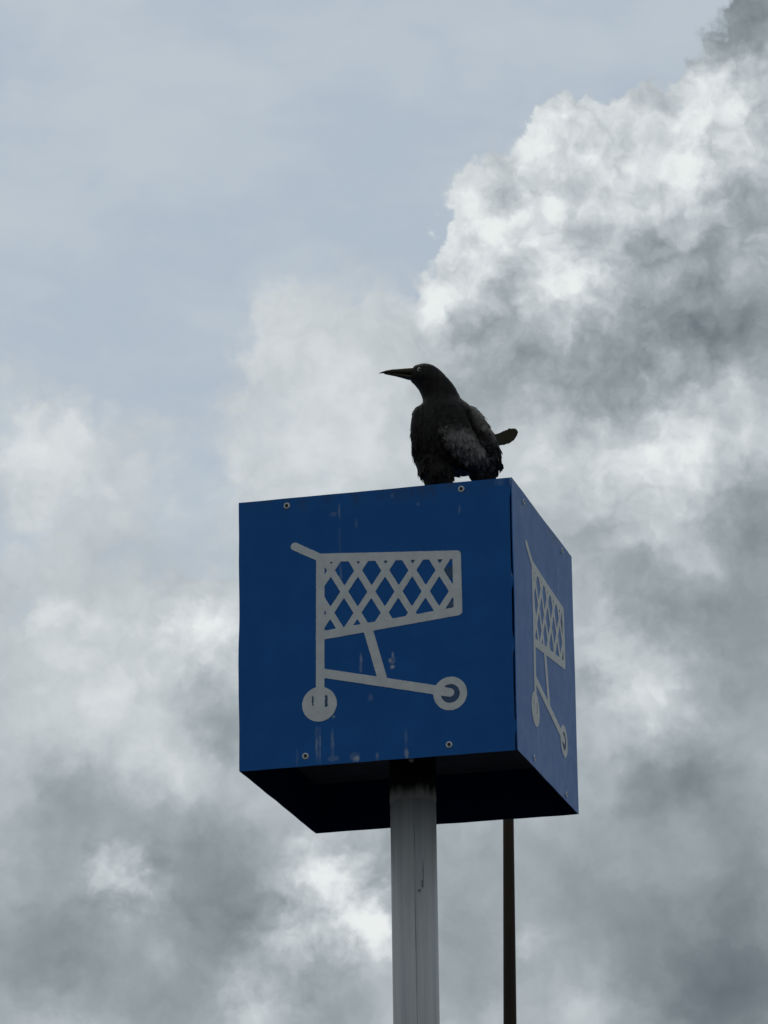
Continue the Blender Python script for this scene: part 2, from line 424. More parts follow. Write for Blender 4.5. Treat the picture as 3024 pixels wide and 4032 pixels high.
def panel_mesh(w, h, seed, right_gap=0.0, left_gap=0.0):
    """sheet in x (0..w), z (0..h), outer face at y = 0 facing -y, edges slightly buckled"""
    bm = bmesh.new()
    n = 60
    rows = []
    for j in range(n + 1):
        v = j / n
        row = []
        for i in range(n + 1):
            u = i / n
            x, z = u * w, v * h
            el = 0.0026 * noise.noise(Vector((0.3, z * 11, seed + 3)))
            er = 0.0012 * noise.noise(Vector((0.7, z * 11, seed + 9)))
            et = 0.0007 * noise.noise(Vector((x * 11, 0.2, seed + 5)))
            eb = 0.0010 * noise.noise(Vector((x * 14, 0.9, seed + 7)))
            gap = right_gap
            if gap > 0.004:                        # bent tabs reach across the open seam
                tab = max(math.exp(-((z - zt) / sg) ** 4) for zt, sg in ((0.590, 0.030), (0.372, 0.016), (0.232, 0.017), (0.052, 0.014)))
                gap = gap - tab * 0.0036
            x += (1 - u) * (el + left_gap) + u * (er * 0.6 - gap)
            z += v * et + (1 - v) * eb
            y = bulge(x, z, seed)
            row.append(bm.verts.new((x, y, z)))
        rows.append(row)
    for j in range(n):
        for i in range(n):
            bm.faces.new((rows[j][i], rows[j][i + 1], rows[j + 1][i + 1], rows[j + 1][i]))
    front = list(bm.faces)
    ret = bmesh.ops.extrude_face_region(bm, geom=front)
    # the copy keeps the outer face, the originals slip back
    new = {v for v in ret['geom'] if isinstance(v, bmesh.types.BMVert)}
    for v in bm.verts:
        if v not in new:
            v.co.y += PAN
    bmesh.ops.recalc_face_normals(bm, faces=list(bm.faces))
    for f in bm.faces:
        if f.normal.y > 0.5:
            f.material_index = 1                   # darker blue on the inner side
    return bm

# homographies: photograph pixels (zoomed views) to face coordinates
def solve(A, b):
    n = len(b)
    Mx = [list(r) + [c] for r, c in zip(A, b)]
    for i in range(n):
        p = max(range(i, n), key=lambda r: abs(Mx[r][i]))
        Mx[i], Mx[p] = Mx[p], Mx[i]
        for r in range(n):
            if r != i:
                f = Mx[r][i] / Mx[i][i]
                Mx[r] = [x - f * y for x, y in zip(Mx[r], Mx[i])]
    return [Mx[i][n] / Mx[i][i] for i in range(n)]

def homography(src, dst):
    A, b = [], []
    for (x, y), (u, v) in zip(src, dst):
        A.append([x, y, 1, 0, 0, 0, -u * x, -u * y]); b.append(u)
        A.append([0, 0, 0, x, y, 1, -v * x, -v * y]); b.append(v)
    h = solve(A, b)
    def f(x, y):
        w = h[6] * x + h[7] * y + 1
        return ((h[0] * x + h[1] * y + h[2]) / w, (h[3] * x + h[4] * y + h[5]) / w)
    return f

FRONT = homography([(941.2, 1970.8), (2018.7, 1875.3), (944.8, 3030.2), (2039.8, 2949.2)],
                   [(0, BOX_H), (BOX_W, BOX_H), (0, 0), (BOX_W, 0)])
SIDE = homography([(2018.7, 1875.3), (2253.2, 2188.6), (2039.8, 2949.2), (2277.2, 3190)],
                  [(0, BOX_H), (BOX_D, BOX_H), (0, 0), (BOX_D, 0)])
def fa(px, py):                                     # upper half of the front face
    return FRONT(900 + px * 1200 / 1659, 1850 + py * 1200 / 1659)
def fb(px, py):                                     # lower half of the front face
    return FRONT(900 + px * 1200 / 1659, 2500 + py * 1200 / 1659)
def fs(px, py):                                     # right-hand face
    return SIDE(1950 + px * 400 / 632, 1850 + py * 400 / 632)

# ---- the trolley pictogram as one outline with thickness (strokes joined through a distance field)
def seg_d(p, a, b):
    ax, ay = a; bx, by = b
    dx, dy = bx - ax, by - ay
    L = dx * dx + dy * dy
    t = max(0, min(1, ((p[0] - ax) * dx + (p[1] - ay) * dy) / L)) if L else 0
    return math.hypot(p[0] - ax - t * dx, p[1] - ay - t * dy)

def dist(a, b):
    return math.hypot(a[0] - b[0], a[1] - b[1])

PXM = dist(fa(500, 500), fa(1100, 460)) / 601.3     # metres per zoomed pixel
STROKES = []                                        # (a, b, half width)
def stroke(a, b, w):
    STROKES.append((a, b, w * PXM / 2))
TLc, TRc = fa(503, 470), fa(1246, 457)
BRc, BLc = fa(1253, 765), fa(503, 896)
stroke(TLc, TRc, 46); stroke(TRc, BRc, 46); stroke(BRc, BLc, 47)
stroke(fa(363, 408), TLc, 43)                       # handle
stroke(TLc, fb(502, 300), 46)                       # rear upright
stroke(fa(762, 860), fb(838, 225), 50)              # strut
stroke(fb(510, 200), fb(1140, 296), 49)             # lower bar
stroke(fb(1130, 294), fb(1207, 309), 46)            # bar end inside the front wheel
stroke(fb(502, 290), fb(499, 350), 46)
for k_ in range(-2, 6):                             # lattice, falling to the right
    stroke(fa(512 + 148 * k_, 462), fa(512 + 148 * k_ + 296, 935), 36)
for k_ in range(0, 8):                              # lattice, rising to the right
    stroke(fa(612 + 148 * k_ + 0, 462), fa(612 + 148 * k_ - 296, 915), 36)
BASKET = [TLc, TRc, BRc, BLc]
def in_poly(p, poly):
    c = False
    for i in range(len(poly)):
        (x1, y1), (x2, y2) = poly[i], poly[i - 1]
        if (y1 > p[1]) != (y2 > p[1]) and p[0] < (x2 - x1) * (p[1] - y1) / (y2 - y1) + x1:
            c = not c
    return c
WH1, WH2 = fb(498, 370), fb(1209, 314)
R1o, R2o = 94 * PXM, 90 * PXM
R2i = 51 * PXM

def field_symbol(p):
    best = -1.0
    for i, (a, b, hw) in enumerate(STROKES):
        d = hw - seg_d(p, a, b)
        if i >= 9 and d > -0.004 and not in_poly(p, BASKET):
            d = -1.0
        if d > best:
            best = d
    best = max(best, R1o - dist(p, WH1) if True else -1)
    d2 = dist(p, WH2)
    best = max(best, min(R2o - d2, d2 - R2i))
    # flaked slots in the rear wheel
    for sx, ln, wd in ((-36, 22, 5), (37, 25, 8)):
        q = fb(498 + sx, 352)
        dd = seg_d(p, (q[0], q[1] - ln * PXM), (q[0], q[1] + ln * PXM)) - wd * PXM + 0.0016 * noise.noise(Vector((p[0] * 260, p[1] * 260, 5)))
        best = min(best, dd)
    return best + 0.00055 * noise.noise(Vector((p[0] * 240, p[1] * 240, 1.7)))

def flake_mesh(c, r, seed):
    """thin ragged flake of faded vinyl lying just over the paint"""
    bm = bmesh.new()
    ring = []
    for i in range(28):
        a = 2 * math.pi * i / 28
        q = r * (1 + 0.10 * noise.noise(Vector((math.cos(a) * 2, math.sin(a) * 2, seed))))
        x, z = c[0] + q * math.cos(a), c[1] + q * math.sin(a)
        ring.append(bm.verts.new((x, bulge(x, z, 11.0) - 0.0003, z)))
    mid = bm.verts.new((c[0], bulge(c[0], c[1], 11.0) - 0.0003, c[1]))
    for i in range(28):
        bm.faces.new((mid, ring[i], ring[(i + 1) % 28]))
    return bm
FLAKES = [(fa(x, y), w * PXM) for x, y, w in ((558, 505, 22), (712, 503, 24), (860, 497, 20), (1008, 495, 20), (1160, 490, 20), (1210, 728, 22), (1208, 556, 34))]
FLAKES += [(WH2, R2i + 0.002), (WH1, 60 * PXM)]

def march(field, x0, x1, z0, z1, step, top, base, seed):
    bm = bmesh.new()
    nx, nz = int((x1 - x0) / step), int((z1 - z0) / step)
    F = [[field((x0 + i * step, z0 + j * step)) for i in range(nx + 1)] for j in range(nz + 1)]
    for row in F:
        for i, v in enumerate(row):
            if v == 0:
                row[i] = 1e-9
    cache = {}
    def vert(key, x, z):
        if key not in cache:
            cache[key] = bm.verts.new((x, top + bulge(x, z, seed), z))
        return cache[key]
    for j in range(nz):
        for i in range(nx):
            cs = [(i, j), (i + 1, j), (i + 1, j + 1), (i, j + 1)]
            if not any(F[b][a] > 0 for a, b in cs):
                continue
            poly = []
            for q in range(4):
                (a, b), (c, d) = cs[q], cs[(q + 1) % 4]
                fa_, fb_ = F[b][a], F[d][c]
                if fa_ > 0:
                    poly.append(vert((a, b), x0 + a * step, z0 + b * step))
                if (fa_ > 0) != (fb_ > 0):
                    t = fa_ / (fa_ - fb_)
                    t = min(0.98, max(0.02, t))
                    key = tuple(sorted(((a, b), (c, d)))) + ('e',)
                    poly.append(vert(key, x0 + (a + t * (c - a)) * step, z0 + (b + t * (d - b)) * step))
            if len(poly) >= 3:
                try:
                    bm.faces.new(poly)
                except ValueError:
                    pass
    for e in [e for e in bm.edges if len(e.link_faces) == 1]:
        a, b = e.verts
        f = e.link_faces[0]
        va = bm.verts.new((a.co.x, base + bulge(a.co.x, a.co.z, seed), a.co.z))
        vb = bm.verts.new((b.co.x, base + bulge(b.co.x, b.co.z, seed), b.co.z))
        bm.faces.new((b, a, va, vb))
    bmesh.ops.remove_doubles(bm, verts=list(bm.verts), dist=1e-7)
    return bm

def screw_mesh():
    """pan washer with a dark socket, axis along -y, seated at y = 0"""
    bm = bmesh.new()
    add_lathe(bm, [(0.0072, -0.002), (0.0072, 0.0008), (0.0064, 0.0019), (0.0044, 0.0024), (0.0036, 0.0012)], 20, False)
    add_lathe(bm, [(0.0037, 0.0002), (0.0037, 0.0011)], 6, True, mi=1)
    bmesh.ops.rotate(bm, cent=(0, 0, 0), matrix=Matrix.Rotation(R(90), 3, 'X'), verts=bm.verts)
    return bm

FRONT_STREAKS = []
def fstreak(f, x, y, w, h, s):
    q = f(x, y)
    FRONT_STREAKS.append((q[0], q[1], w * PXM, h * PXM, s))
fstreak(fb, 480, 580, 7, 125, 0.55); fstreak(fb, 502, 590, 6, 130, 0.5); fstreak(fb, 491, 585, 18, 125, 0.22)
fstreak(fb, 568, 590, 12, 110, 0.42); fstreak(fb, 572, 665, 40, 18, 0.35)
fstreak(fb, 700, 665, 24, 22, 0.9); fstreak(fb, 690, 655, 36, 34, 0.3); fstreak(fb, 970, 640, 16, 42, 0.55); fstreak(fb, 968, 560, 10, 90, 0.2)
fstreak(fb, 724, 140, 11, 62, 0.5); fstreak(fb, 722, 182, 10, 20, 0.5)
fstreak(fb, 897, 105, 8, 24, 0.9); fstreak(fb, 895, 132, 22, 24, 0.95); fstreak(fb, 893, 168, 18, 14, 1.0); fstreak(fb, 880, 130, 10, 16, 0.6)
fstreak(fb, 376, 660, 9, 60, 0.25); fstreak(fb, 812, 655, 12, 30, 0.3); fstreak(fb, 575, 438, 11, 12, 0.8)
fstreak(fa, 606, 215, 10, 60, 0.30); fstreak(fa, 572, 232, 26, 20, 0.22); fstreak(fa, 608, 430, 7, 190, 0.18); fstreak(fa, 697, 285, 9, 40, 0.25)
fstreak(fa, 1260, 215, 9, 34, 0.40); fstreak(fa, 1035, 178, 12, 14, 0.22); fstreak(fa, 893, 130, 10, 22, 0.22); fstreak(fa, 1480, 60, 36, 26, 0.20)
fstreak(fa, 1541, 62, 5, 30, 1.0); fstreak(fa, 614, 560, 9, 90, 0.35); fstreak(fb, 775, 335, 22, 30, 0.18); fstreak(fa, 1553, 560, 12, 50, 0.3); fstreak(fb, 1556, 90, 12, 50, 0.3)
M_FRONT = blue_paint('front_blue_paint', FRONT_STREAKS)
M_SIDE = blue_paint('side_blue_paint', [(0.08, 0.56, 0.05, 0.02, 0.2), (0.2, 0.10, 0.01, 0.08, 0.2), (0.45, 0.5, 0.008, 0.07, 0.25), (0.33, 0.05, 0.012, 0.05, 0.3)], 0.26, 1.25)

SYM = march(field_symbol, 0.10, 0.54, 0.08, 0.50, 0.0020, -0.0009, 0.0004, 11.0)
sym_me = bpy.data.meshes.new('cart_symbol')
SYM.normal_update(); SYM.to_mesh(sym_me); SYM.free(); sym_me.materials.append(M_WHITE)
flake_me = []
for q, (c, r) in enumerate(FLAKES):
    bm = flake_mesh(c, r, q * 3.3)
    me = bpy.data.meshes.new('faded_patch')
    bm.normal_update(); bm.to_mesh(me); bm.free(); me.materials.append(M_GHOST)
    flake_me.append(me)
scr_bm = screw_mesh()
scr_me = bpy.data.meshes.new('screw')
scr_bm.normal_update(); scr_bm.to_mesh(scr_me); scr_bm.free()
scr_me.materials.append(M_STEEL); scr_me.materials.append(M_SOCKET)

SCR_FRONT = [fa(320, 185), fa(1272, 98), fb(422, 652), fb(1202, 592)]
SCR_SIDE = [fs(180, 195), fs(418, 500), fs(243, 1785), fs(441, 2000)]

def child(name, me, parent, loc=(0, 0, 0), rot=(0, 0, 0)):
    o = bpy.data.objects.new(name, me)
    COL.objects.link(o)
    o.parent = parent
    o.location = loc
    o.rotation_euler = rot
    return o

def make_panel(loc, rz, w, material, screws, rgap=0.0, lgap=0.0):
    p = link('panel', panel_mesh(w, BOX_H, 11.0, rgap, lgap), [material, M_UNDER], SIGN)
    p.location = loc
    p.rotation_euler = (0, 0, rz)
    child('cart_symbol', sym_me, p)
    for me in flake_me:
        child('faded_patch', me, p)
    for i, (u, v) in enumerate(screws):
        child('screw', scr_me, p, (u, bulge(u, v, 11.0), v), (0, i * 0.9, 0))
    return p

make_panel((-HW, -HD, BOX_Z), 0, BOX_W, M_FRONT, SCR_FRONT, 0.0062, 0.0)
make_panel((HW, -HD, BOX_Z), R(90), BOX_D, M_SIDE, SCR_SIDE)
make_panel((HW - PAN - 0.0015, HD, BOX_Z), R(180), BOX_W - PAN - 0.0015, M_SIDE, SCR_FRONT, 0.001)
make_panel((-HW, HD - PAN - 0.0015, BOX_Z), R(270), BOX_D - 2 * PAN - 0.004, M_SIDE, SCR_SIDE)

bm = bmesh.new()
i_ = PAN + 0.0035
RECESS = 0.113                                     # the sheets hang down round an open, recessed underside
add_box(bm, -HW + i_, HW - i_, -HD + i_, HD - i_, BOX_Z + RECESS + 0.003, BOX_Z + BOX_H - 0.006)
link('box_core', bm, M_CORE, SIGN)
bm = bmesh.new()
add_box(bm, -HW + i_ - 0.001, HW - i_ + 0.001, -HD + i_ - 0.001, HD - i_ + 0.001, BOX_Z + BOX_H - 0.005, BOX_Z + BOX_H - 0.0012)
link('top_sheet', bm, M_TOP, SIGN)
bm = bmesh.new()
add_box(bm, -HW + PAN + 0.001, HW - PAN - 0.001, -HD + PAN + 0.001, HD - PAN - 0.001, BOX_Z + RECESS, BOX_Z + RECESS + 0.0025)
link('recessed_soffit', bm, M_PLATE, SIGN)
bm = bmesh.new()
add_lathe(bm, [(0.085, BOX_Z + RECESS - 0.008), (0.085, BOX_Z + RECESS - 0.0005)], 40)
for q in range(6):
    a_ = q * math.pi / 3 + 0.3
    add_lathe(bm, [(0.007, BOX_Z + RECESS - 0.014), (0.007, BOX_Z + RECESS - 0.0079)], 6, c=(0.070 * math.cos(a_), 0.070 * math.sin(a_)))
link('mounting_flange', bm, M_UNDER, SIGN)

# post: round tube with a raised weld seam
PR = 0.0500
bm = bmesh.new()
add_lathe(bm, [(PR, 0.0), (PR, 1.2), (PR, 2.4), (PR, 3.2), (PR, BOX_Z + RECESS - 0.007)], 64)
post = link('post', bm, M_POST, SIGN, True)
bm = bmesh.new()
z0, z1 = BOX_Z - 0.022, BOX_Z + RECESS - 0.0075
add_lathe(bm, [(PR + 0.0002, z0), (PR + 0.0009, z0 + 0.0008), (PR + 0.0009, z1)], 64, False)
shade_band = link('shade_sleeve', bm, M_SHADE, SIGN, True)  # added thin shell carrying the painted recess shade round the post top
bm = bmesh.new()
bz, ba = BOX_Z + 0.062, R(-90) - YAW - R(3)
add_lathe(bm, [(0.006, 0.0), (0.006, 0.004), (0.0035, 0.0055)], 6)
o_ = link('bolt', bm, M_STEEL, shade_band)
o_.location = ((PR + 0.0007) * math.cos(ba), (PR + 0.0007) * math.sin(ba), bz)
o_.rotation_euler = (0, R(90), ba)
bm = bmesh.new()
sa = R(-90) - YAW + R(2)
prev = None
zs = [0.02 + (BOX_Z - 0.1) * q / 200 for q in range(201)]
for z in zs:
    a = sa + 0.05 * noise.noise(Vector((0, 0, z * 2.2)))
    ring = []
    for da, rr in ((-0.028, PR - 0.0005), (-0.010, PR + 0.0006), (0.010, PR + 0.0007), (0.022, PR - 0.0005)):
        ring.append(bm.verts.new((rr * math.cos(a + da), rr * math.sin(a + da), z)))
    if prev:
        for q in range(3):
            bm.faces.new((prev[q], prev[q + 1], ring[q + 1], ring[q]))
    prev = ring
link('weld_seam', bm, M_GRIME, post, True)
bm = bmesh.new()
add_box(bm, -0.12, 0.12, -0.12, 0.12, 0.0, 0.014, 0.003)
link('base_plate', bm, M_POST, SIGN)

# ------------------------------------------------------------------ dark tapering mast farther back
def mast():
    dist_ = 17.0
    def at(px, py):
        v = FWD * FPX + RIGHT * (px - 1512) + UP * (2016 - py)
        return v
    # axis at two heights, both at the same horizontal distance from the camera
    def hit(px, py):
        v = at(px, py)
        s = dist_ / math.hypot(v.x, v.y)
        return CAM + v * s, s
    (pa, s1), (pb, s2) = hit(1450 + 1182.5 * 700 / 1500, 3000 + 500 * 700 / 1500), hit(1450 + 1196 * 700 / 1500, 4032)
    r1, r2 = 42.5 / 2 * s1, 52.3 / 2 * s2
    base = Vector((pb.x, pb.y, 0)) + Vector((pb.x - pa.x, pb.y - pa.y, 0)) * pb.z / (pa.z - pb.z)
    ax = (pa - base)
    slope = (r2 - r1) / (pa.z - pb.z)
    top_z = pa.z + 0.55
    t = thing('mast', 'thin dark brown tapering pole rising behind the blue cube sign', 'pole', base)
    bm = bmesh.new()
    prof = []
    for q in range(31):
        z = top_z * q / 30
        r = min(r1 + slope * (pa.z - z), 0.055)
        prof.append((r, z))
    prof += [(prof[-1][0] * 0.7, top_z + 0.012), (prof[-1][0] * 0.2, top_z + 0.017)]
    add_lathe(bm, prof, 32)
    for v in bm.verts:
        v.co.x += ax.x / ax.z * v.co.z
        v.co.y += ax.y / ax.z * v.co.z
    link('shaft', bm, M_MAST, t, True)
    bm = bmesh.new()
    add_lathe(bm, [(0.11, 0.0), (0.11, 0.02), (0.075, 0.03), (0.065, 0.12), (0.05, 0.13)], 32)
    link('foot_flange', bm, M_MAST, t, True)
mast()

# ------------------------------------------------------------------ bird
def bird():
    top = BOX_Z + BOX_H
    O = Vector((0.2, -HD + 0.075, top))
    # slide along the roof edge until it stands below picture column 905 of the enlarged view
    def zoomed(P):
        v = P - CAM
        d = v.dot(FWD)
        sx, sy = 1512 + FPX * v.dot(RIGHT) / d, 2016 - FPX * v.dot(UP) / d
        k = 1659 / 750
        return (sx - 1400) * k, (sy - 1350) * k, d / FPX / k
    for _ in range(12):
        x, y, s = zoomed(O)
        O.x += (905 - x) * s
    px0, py0, s = zoomed(O)
    sp, cp = math.sin(PITCH), math.cos(PITCH)
    cr, sr = math.cos(ROLL), math.sin(ROLL)
    T = thing('bird', 'black long-billed bird with a pale eye standing on top of the blue cube sign', 'bird', O, -YAW)
    def B(px, py, dy=0.0):
        """place in the bird's own frame (x right, y away, z up), dy in the same enlarged pixels"""
        a, b = (px - px0) * s, (py0 - py) * s
        a, b = cr * a - sr * b, sr * a + cr * b
        d = dy * s
        return Vector((a, d, (b + d * sp) / cp))
    bm = bmesh.new()
    def loft(rings, seg=28):
        prev = None
        rr = []
        for c, ux, uy in rings:
            rr.append([bm.verts.new(c + ux * math.cos(2 * math.pi * i / seg) + uy * math.sin(2 * math.pi * i / seg)) for i in range(seg)])
        for a, b in zip(rr, rr[1:]):
            for i in range(seg):
                j = (i + 1) % seg
                bm.faces.new((a[i], a[j], b[j], b[i]))
        bm.faces.new(rr[0]); bm.faces.new(list(reversed(rr[-1])))
    def slices(tab, seg=28):
        """tab rows: y, left x, right x, depth centre, depth half width (enlarged pixels)"""
        rings = []
        for y, l, r, dc, dh in tab:
            c = B((l + r) / 2, y, dc)
            rings.append((c, Vector(((r - l) / 2 * s, 0, 0)), Vector((0, dh * s, dh * s * 0.0))))
        loft(rings, seg)
    # head, neck and trunk
    slices([(180, 575, 612, -70, 14), (186, 540, 650, -70, 55), (200, 505, 692, -70, 90), (230, 486, 735, -68, 118), (270, 474, 774, -64, 134),
            (300, 472, 800, -60, 140), (322, 486, 824, -56, 142), (350, 515, 848, -50, 142), (400, 553, 880, -40, 142), (450, 576, 905, -25, 150),
            (490, 588, 925, -10, 165), (525, 583, 962, 0, 190), (548, 556, 992, 5, 210), (575, 530, 1025, 8, 235), (610, 514, 1060, 8, 258),
            (660, 505, 1090, 5, 275), (720, 500, 1112, 0, 285), (800, 498, 1145, 0, 292), (880, 502, 1185, 10, 290), (960, 508, 1215, 25, 275),
            (1020, 518, 1235, 40, 250), (1070, 535, 1240, 55, 215), (1105, 570, 1225, 65, 175), (1122, 640, 1180, 70, 120), (1134, 760, 1090, 70, 60)], 40)
    # feathered thighs
    slices([(1010, 530, 800, -40, 120), (1080, 530, 835, -40, 125), (1130, 545, 848, -38, 120), (1170, 570, 845, -35, 108), (1205, 598, 838, -32, 90), (1235, 625, 825, -30, 72), (1262, 660, 800, -28, 50)])
    slices([(1010, 960, 1262, 90, 110), (1070, 975, 1278, 92, 112), (1120, 985, 1248, 95, 105), (1155, 990, 1222, 98, 92), (1185, 1000, 1205, 100, 76), (1215, 1020, 1180, 104, 60), (1245, 1050, 1150, 110, 40)])
    # folded wings: near one on the right, far one along the left side
    slices([(548, 985, 1008, 40, 30), (565, 972, 1045, 19, 70), (610, 975, 1092, -18, 105), (660, 986, 1128, -50, 125), (720, 1004, 1160, -56, 138), (780, 1030, 1192, -52, 142),
            (840, 1066, 1228, -40, 138), (900, 1110, 1252, -22, 128), (960, 1160, 1262, 0, 110), (1020, 1200, 1272, 23, 85), (1065, 1232, 1280, 43, 55), (1085, 1256, 1280, 53, 20)])
    slices([(545, 552, 592, -30, 40), (575, 513, 590, -30, 80), (620, 494, 590, -32, 105), (700, 483, 580, -32, 120), (800, 480, 570, -30, 125), (900, 487, 565, -22, 115), (980, 497, 560, -10, 90), (1040, 512, 555, 0, 55)])
    # tail, raised and pointing away
    ra = []
    for (xa, ya, xb, yb, dd, th) in ((1150, 830, 1215, 940, 60, 30), (1212, 795, 1252, 897, 90, 22), (1290, 758, 1310, 890, 150, 17), (1350, 733, 1365, 868, 195, 14), (1392, 727, 1392, 848, 225, 12), (1420, 740, 1412, 822, 245, 10), (1436, 768, 1428, 786, 255, 6)):
        a, b = B(xa, ya, dd), B(xb, yb, dd)
        ra.append(((a + b) / 2, (a - b) / 2, Vector((0.3, 1, 0.3)).normalized() * th * s))
    loft(ra, 20)
    bmesh.ops.recalc_face_normals(bm, faces=list(bm.faces))
    me0 = bpy.data.meshes.new('body_parts')
    bm.to_mesh(me0); bm.free()
    tmp = bpy.data.objects.new('body_tmp', me0)
    COL.objects.link(tmp)
    md = tmp.modifiers.new('r', 'REMESH'); md.mode = 'VOXEL'; md.voxel_size = 0.0020
    md = tmp.modifiers.new('s', 'SMOOTH'); md.factor = 0.5; md.iterations = 5
    dg = bpy.context.evaluated_depsgraph_get()
    me = bpy.data.meshes.new_from_object(tmp.evaluated_get(dg))
    bpy.data.objects.remove(tmp); bpy.data.meshes.remove(me0)
    bm = bmesh.new(); bm.from_mesh(me); bpy.data.meshes.remove(me)
    bm.normal_update()
    zneck = B(700, 500).z; zbelly = B(900, 850).z; zbot = B(900, 1150).z
    bel = B(960, 960, -200)
    # deep folds: between the near wing and the flank, and below the belly tuft
    FOLDS = [([(978, 600), (1010, 680), (1048, 760), (1100, 860), (1150, 930), (1195, 985)], 26, 0.013),
             ([(728, 880), (770, 945), (830, 1010), (880, 1062), (960, 1085)], 24, 0.009),
             ([(600, 520), (588, 580), (580, 680), (577, 800), (570, 920)], 18, 0.004)]
    def to_px(p):
        a, b = p.x / s, (p.z * cp - p.y * sp) / s
        a, b = cr * a + sr * b, -sr * a + cr * b
        return a + px0, py0 - b
    def fold(p, nrm):
        if -nrm.y * cp - nrm.z * sp < 0.05:
            return 0.0, 0.0
        q = to_px(p)
        dep = near_ = 0.0
        for line, wd, dp in FOLDS:
            dd = min(seg_d(q, u, w_) for u, w_ in zip(line, line[1:]))
            if dd < wd:
                f_ = (1 - dd / wd) ** 1.5
                dep = max(dep, dp * f_)
            near_ = max(near_, 1 - dd / (wd * 1.6))
        return dep, near_
    shift = [(v, v.co - v.normal * fold(v.co, v.normal)[0]) for v in bm.verts]
    for v, c in shift:
        v.co = c
    bm.normal_update()
    # plumage relief: small on head, rough on belly and thighs
    for v in bm.verts:
        p = v.co
        low = min(1, max(0, (zneck - p.z) / (zneck - zbelly)))
        q = Vector((p.x, p.y, p.z * 0.55))
        amp = 0.0005 + 0.0022 * low
        if p.x > B(1222, 0).x and p.z > B(0, 930, 150).z and p.y > 0.01:
            amp = 0.0004                           # tail feathers lie smooth
        v.co = p + v.normal * amp * (noise.noise(q * 90) + 0.5 * noise.noise(q * 220))
    bm.normal_update()
    # loose feathers lying over the plumage, part of the same mesh
    vs = list(bm.verts)
    rnd = random.Random(3)
    made = 0
    xr = B(1250, 1000).x
    while made < 1500:
        v = rnd.choice(vs)
        p = v.co.copy(); nrm = v.normal.copy()
        if p.z > zneck - 0.01 or p.y > B(0, 0, 150).y:
            continue
        if B(830, 0).x < p.x < B(1000, 0).x and p.z < B(0, 1090).z:
            continue
        if p.x > B(1225, 900).x and p.z > B(0, 930, 150).z and p.y > 0.01:
            continue
        if fold(p, nrm)[1] > 0:
            continue
        low = min(1, max(0, (zneck - p.z) / (zneck - zbot)))
        fluffy = low > 0.5 and math.hypot(p.x - bel.x, p.z - bel.z) < 0.06
        if rnd.random() > (0.25 + 0.75 * low):
            continue
        down = Vector((0.25 + 0.35 * rnd.uniform(-1, 1), 0.3, -1))
        d = (down - nrm * down.dot(nrm)).normalized()
        side = nrm.cross(d).normalized()
        L = rnd.uniform(0.010, 0.020) * (0.7 + 0.6 * low)
        wd = L * rnd.uniform(0.18, 0.28)
        lift = (0.16 if fluffy else 0.02 + 0.06 * low * low) * rnd.uniform(0.3, 1.2)
        d2 = (d + nrm * lift).normalized()
        b0 = p - nrm * 0.0006
        pts = [b0, b0 + d2 * L * 0.4 + side * wd, b0 + d2 * L * 0.75 + side * wd * 0.7, b0 + d2 * L - nrm * 0.0008, b0 + d2 * L * 0.75 - side * wd * 0.7, b0 + d2 * L * 0.4 - side * wd]
        bm.faces.new([bm.verts.new(q) for q in pts])
        made += 1
    mt, t, b = mat('black_plumage')
    co = obj_co(t)
    v = t.mapping(co, scale=(1, 1, 0.45))
    n = t.noise(v, 70, 6, 0.65, 0.4)
    c = t.mix(t.ramp(n, 0.3, 0.7), (0.009, 0.0075, 0.0068), (0.029, 0.024, 0.022))
    # paler belly and vent, greyer wing
    q = t.mapping(co, tuple(B(985, 965, 0)), (0, R(28), 0), (0.075, 1, 0.036), 'TEXTURE')
    wob = t.vec('ADD', q, t.vec('SCALE', t.vec('SUBTRACT', t.noise(co, 60, 5, 0.7, out='Color'), (0.5, 0.5, 0.5)), scale=1.5))
    bl = t.math('MULTIPLY', t.ramp(t.vec('LENGTH', wob, out=1), 1.1, 0.35), t.ramp(t.noise(v, 75, 4, 0.6), 0.28, 0.62, 0.45, 1.0))
    c = t.mix(bl, c, (0.27, 0.245, 0.235))
    q = t.mapping(co, tuple(B(1128, 745, 0)), (0, R(-30), 0), (0.020, 1, 0.066), 'TEXTURE')
    wg = t.math('MULTIPLY', t.ramp(t.vec('LENGTH', q, out=1), 1.2, 0.2), t.ramp(n, 0.35, 0.65, 0.3, 1.0))
    c = t.mix(wg, c, (0.26, 0.235, 0.215))
    q = t.mapping(co, tuple(B(1350, 800, 200)), (0, 0, 0), (0.035, 1, 0.035), 'TEXTURE')
    c = t.mix(t.ramp(t.vec('LENGTH', q, out=1), 1.0, 0.8), c, (0.036, 0.029, 0.013))
    t.put(b.inputs['Base Color'], c)
    b.inputs['Roughness'].default_value = 0.65
    b.inputs['Specular IOR Level'].default_value = 0.18
    bump(t, b, t.noise(v, 330, 5, 0.7), 0.5, 0.0015)
    body = link('body', bm, mt, T, True)

    # beak: upper and lower mandible with a gape line
    mb, t, b = mat('dark_horn')
    co = obj_co(t)
    t.put(b.inputs['Base Color'], t.mix(t.ramp(t.noise(t.mapping(co, scale=(0.3, 1, 1)), 160, 4, 0.6), 0.3, 0.7), (0.022, 0.019, 0.012), (0.055, 0.044, 0.022)))
    b.inputs['Roughness'].default_value = 0.4
    b.inputs['Specular IOR Level'].default_value = 0.35
    def mandible(rows, name):
        nonlocal bm
        bm = bmesh.new()
        rings = []
        for x, yt, yb, dc, dh in rows:
            a, c_ = B(x, yt, dc), B(x, yb, dc)
            rings.append(((a + c_) / 2, (a - c_) / 2, Vector((0, dh * s, 0))))
        loft(rings, 20)
        bmesh.ops.recalc_face_normals(bm, faces=list(bm.faces))
        return link(name, bm, mb, T, True)
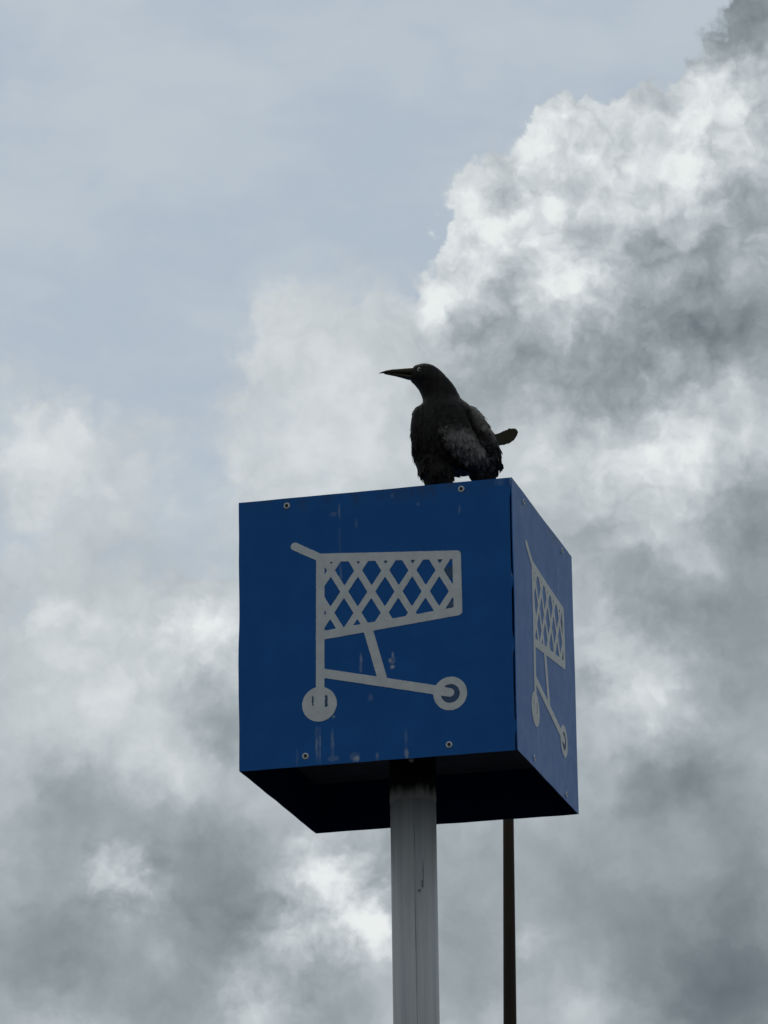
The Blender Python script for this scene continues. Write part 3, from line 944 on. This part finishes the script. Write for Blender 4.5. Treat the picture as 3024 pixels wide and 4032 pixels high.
    mandible([(560, 203, 300, -75, 70), (520, 203, 285, -78, 58), (490, 208, 276, -80, 46), (440, 213, 270, -86, 38), (380, 218, 266, -92, 31), (320, 222, 262, -98, 24), (270, 230, 258, -103, 16), (230, 243, 257, -108, 8), (204, 256, 260, -110, 2)], 'upper_beak')
    mandible([(560, 278, 324, -75, 56), (500, 275, 317, -79, 42), (460, 272, 313, -84, 34), (410, 264, 299, -90, 26), (350, 260, 284, -95, 18), (290, 256, 273, -101, 11), (250, 254, 265, -106, 4)], 'lower_beak')

    # eye: pale ring round a dark pupil on the side turned to us
    ec = B(556, 229, -70)
    # find the head surface in front of that place
    deps = [vv.co for vv in body.data.vertices]
    tgt = B(556, 229, -160)
    near = min(deps, key=lambda w: (w.x - tgt.x) ** 2 + (w.z - tgt.z - (w.y - tgt.y) * sp / cp) ** 2 + (0 if w.y < ec.y else 1))
    c0 = Vector(near)
    def ball(r, name, col, off, rough, sc=0.6):
        bm = bmesh.new()
        bmesh.ops.create_uvsphere(bm, u_segments=20, v_segments=12, radius=r)
        for vv in bm.verts:
            vv.co.y *= sc
        mm = simple(name + '_look', tuple(x * 0.85 for x in col), col, 200, rough, spec=0.6, bmp=0.0)
        o = link(name, bm, mm, None, True)
        return o
    e = ball(0.0046, 'eye', (0.42, 0.41, 0.40), 0, 0.3)
    e.parent = T
    e.location = c0 + Vector((0, 0.0004, 0))
    p = ball(0.0030, 'pupil', (0.01, 0.01, 0.01), 0, 0.15)
    p.parent = e
    p.location = Vector((0.0004, -0.0015, 0.0))

    # feet: three toes forward, one back, on the roof sheet
    mf = simple('dark_scaly_leg', (0.010, 0.009, 0.008), (0.022, 0.020, 0.018), 300, 0.6, spec=0.3)
    def tube(bm, pts, seg=10):
        prev = None
        for i, (c, r) in enumerate(pts):
            tdir = ((pts[min(i + 1, len(pts) - 1)][0]) - (pts[max(i - 1, 0)][0])).normalized()
            sx = tdir.cross(Vector((0.13, 0.37, 0.92))).normalized()
            sy_ = tdir.cross(sx)
            ring = [bm.verts.new(c + (sx * math.cos(2 * math.pi * k / seg) + sy_ * math.sin(2 * math.pi * k / seg)) * r) for k in range(seg)]
            if prev:
                for k in range(seg):
                    bm.faces.new((prev[k], prev[(k + 1) % seg], ring[(k + 1) % seg], ring[k]))
            else:
                bm.faces.new(list(reversed(ring)))
            prev = ring
        bm.faces.new(prev)
    for (px, py, dy) in ((725, 1215, -28), (1100, 1195, 104)):
        h = B(px, py, dy)
        bm = bmesh.new()
        f = Vector((h.x - 0.004, h.y, 0.0045))
        tube(bm, [(h + Vector((0, 0, 0.012)), 0.0075), (h, 0.006), (h * 0.5 + f * 0.5, 0.0040), (f, 0.0046)])
        for ang, L in ((-150, 0.034), (-115, 0.040), (-80, 0.034), (65, 0.028)):
            a = R(ang)
            dv = Vector((math.cos(a), math.sin(a), 0))
            tube(bm, [(f, 0.0042), (f + dv * L * 0.4 + Vector((0, 0, 0.0012)), 0.0038), (f + dv * L * 0.75 - Vector((0, 0, 0.0008)), 0.0034), (f + dv * L - Vector((0, 0, 0.002)), 0.0018), (f + dv * (L + 0.007) - Vector((0, 0, 0.0040)), 0.0005)])
        bmesh.ops.recalc_face_normals(bm, faces=list(bm.faces))
        link('leg', bm, mf, T, True)
bird()
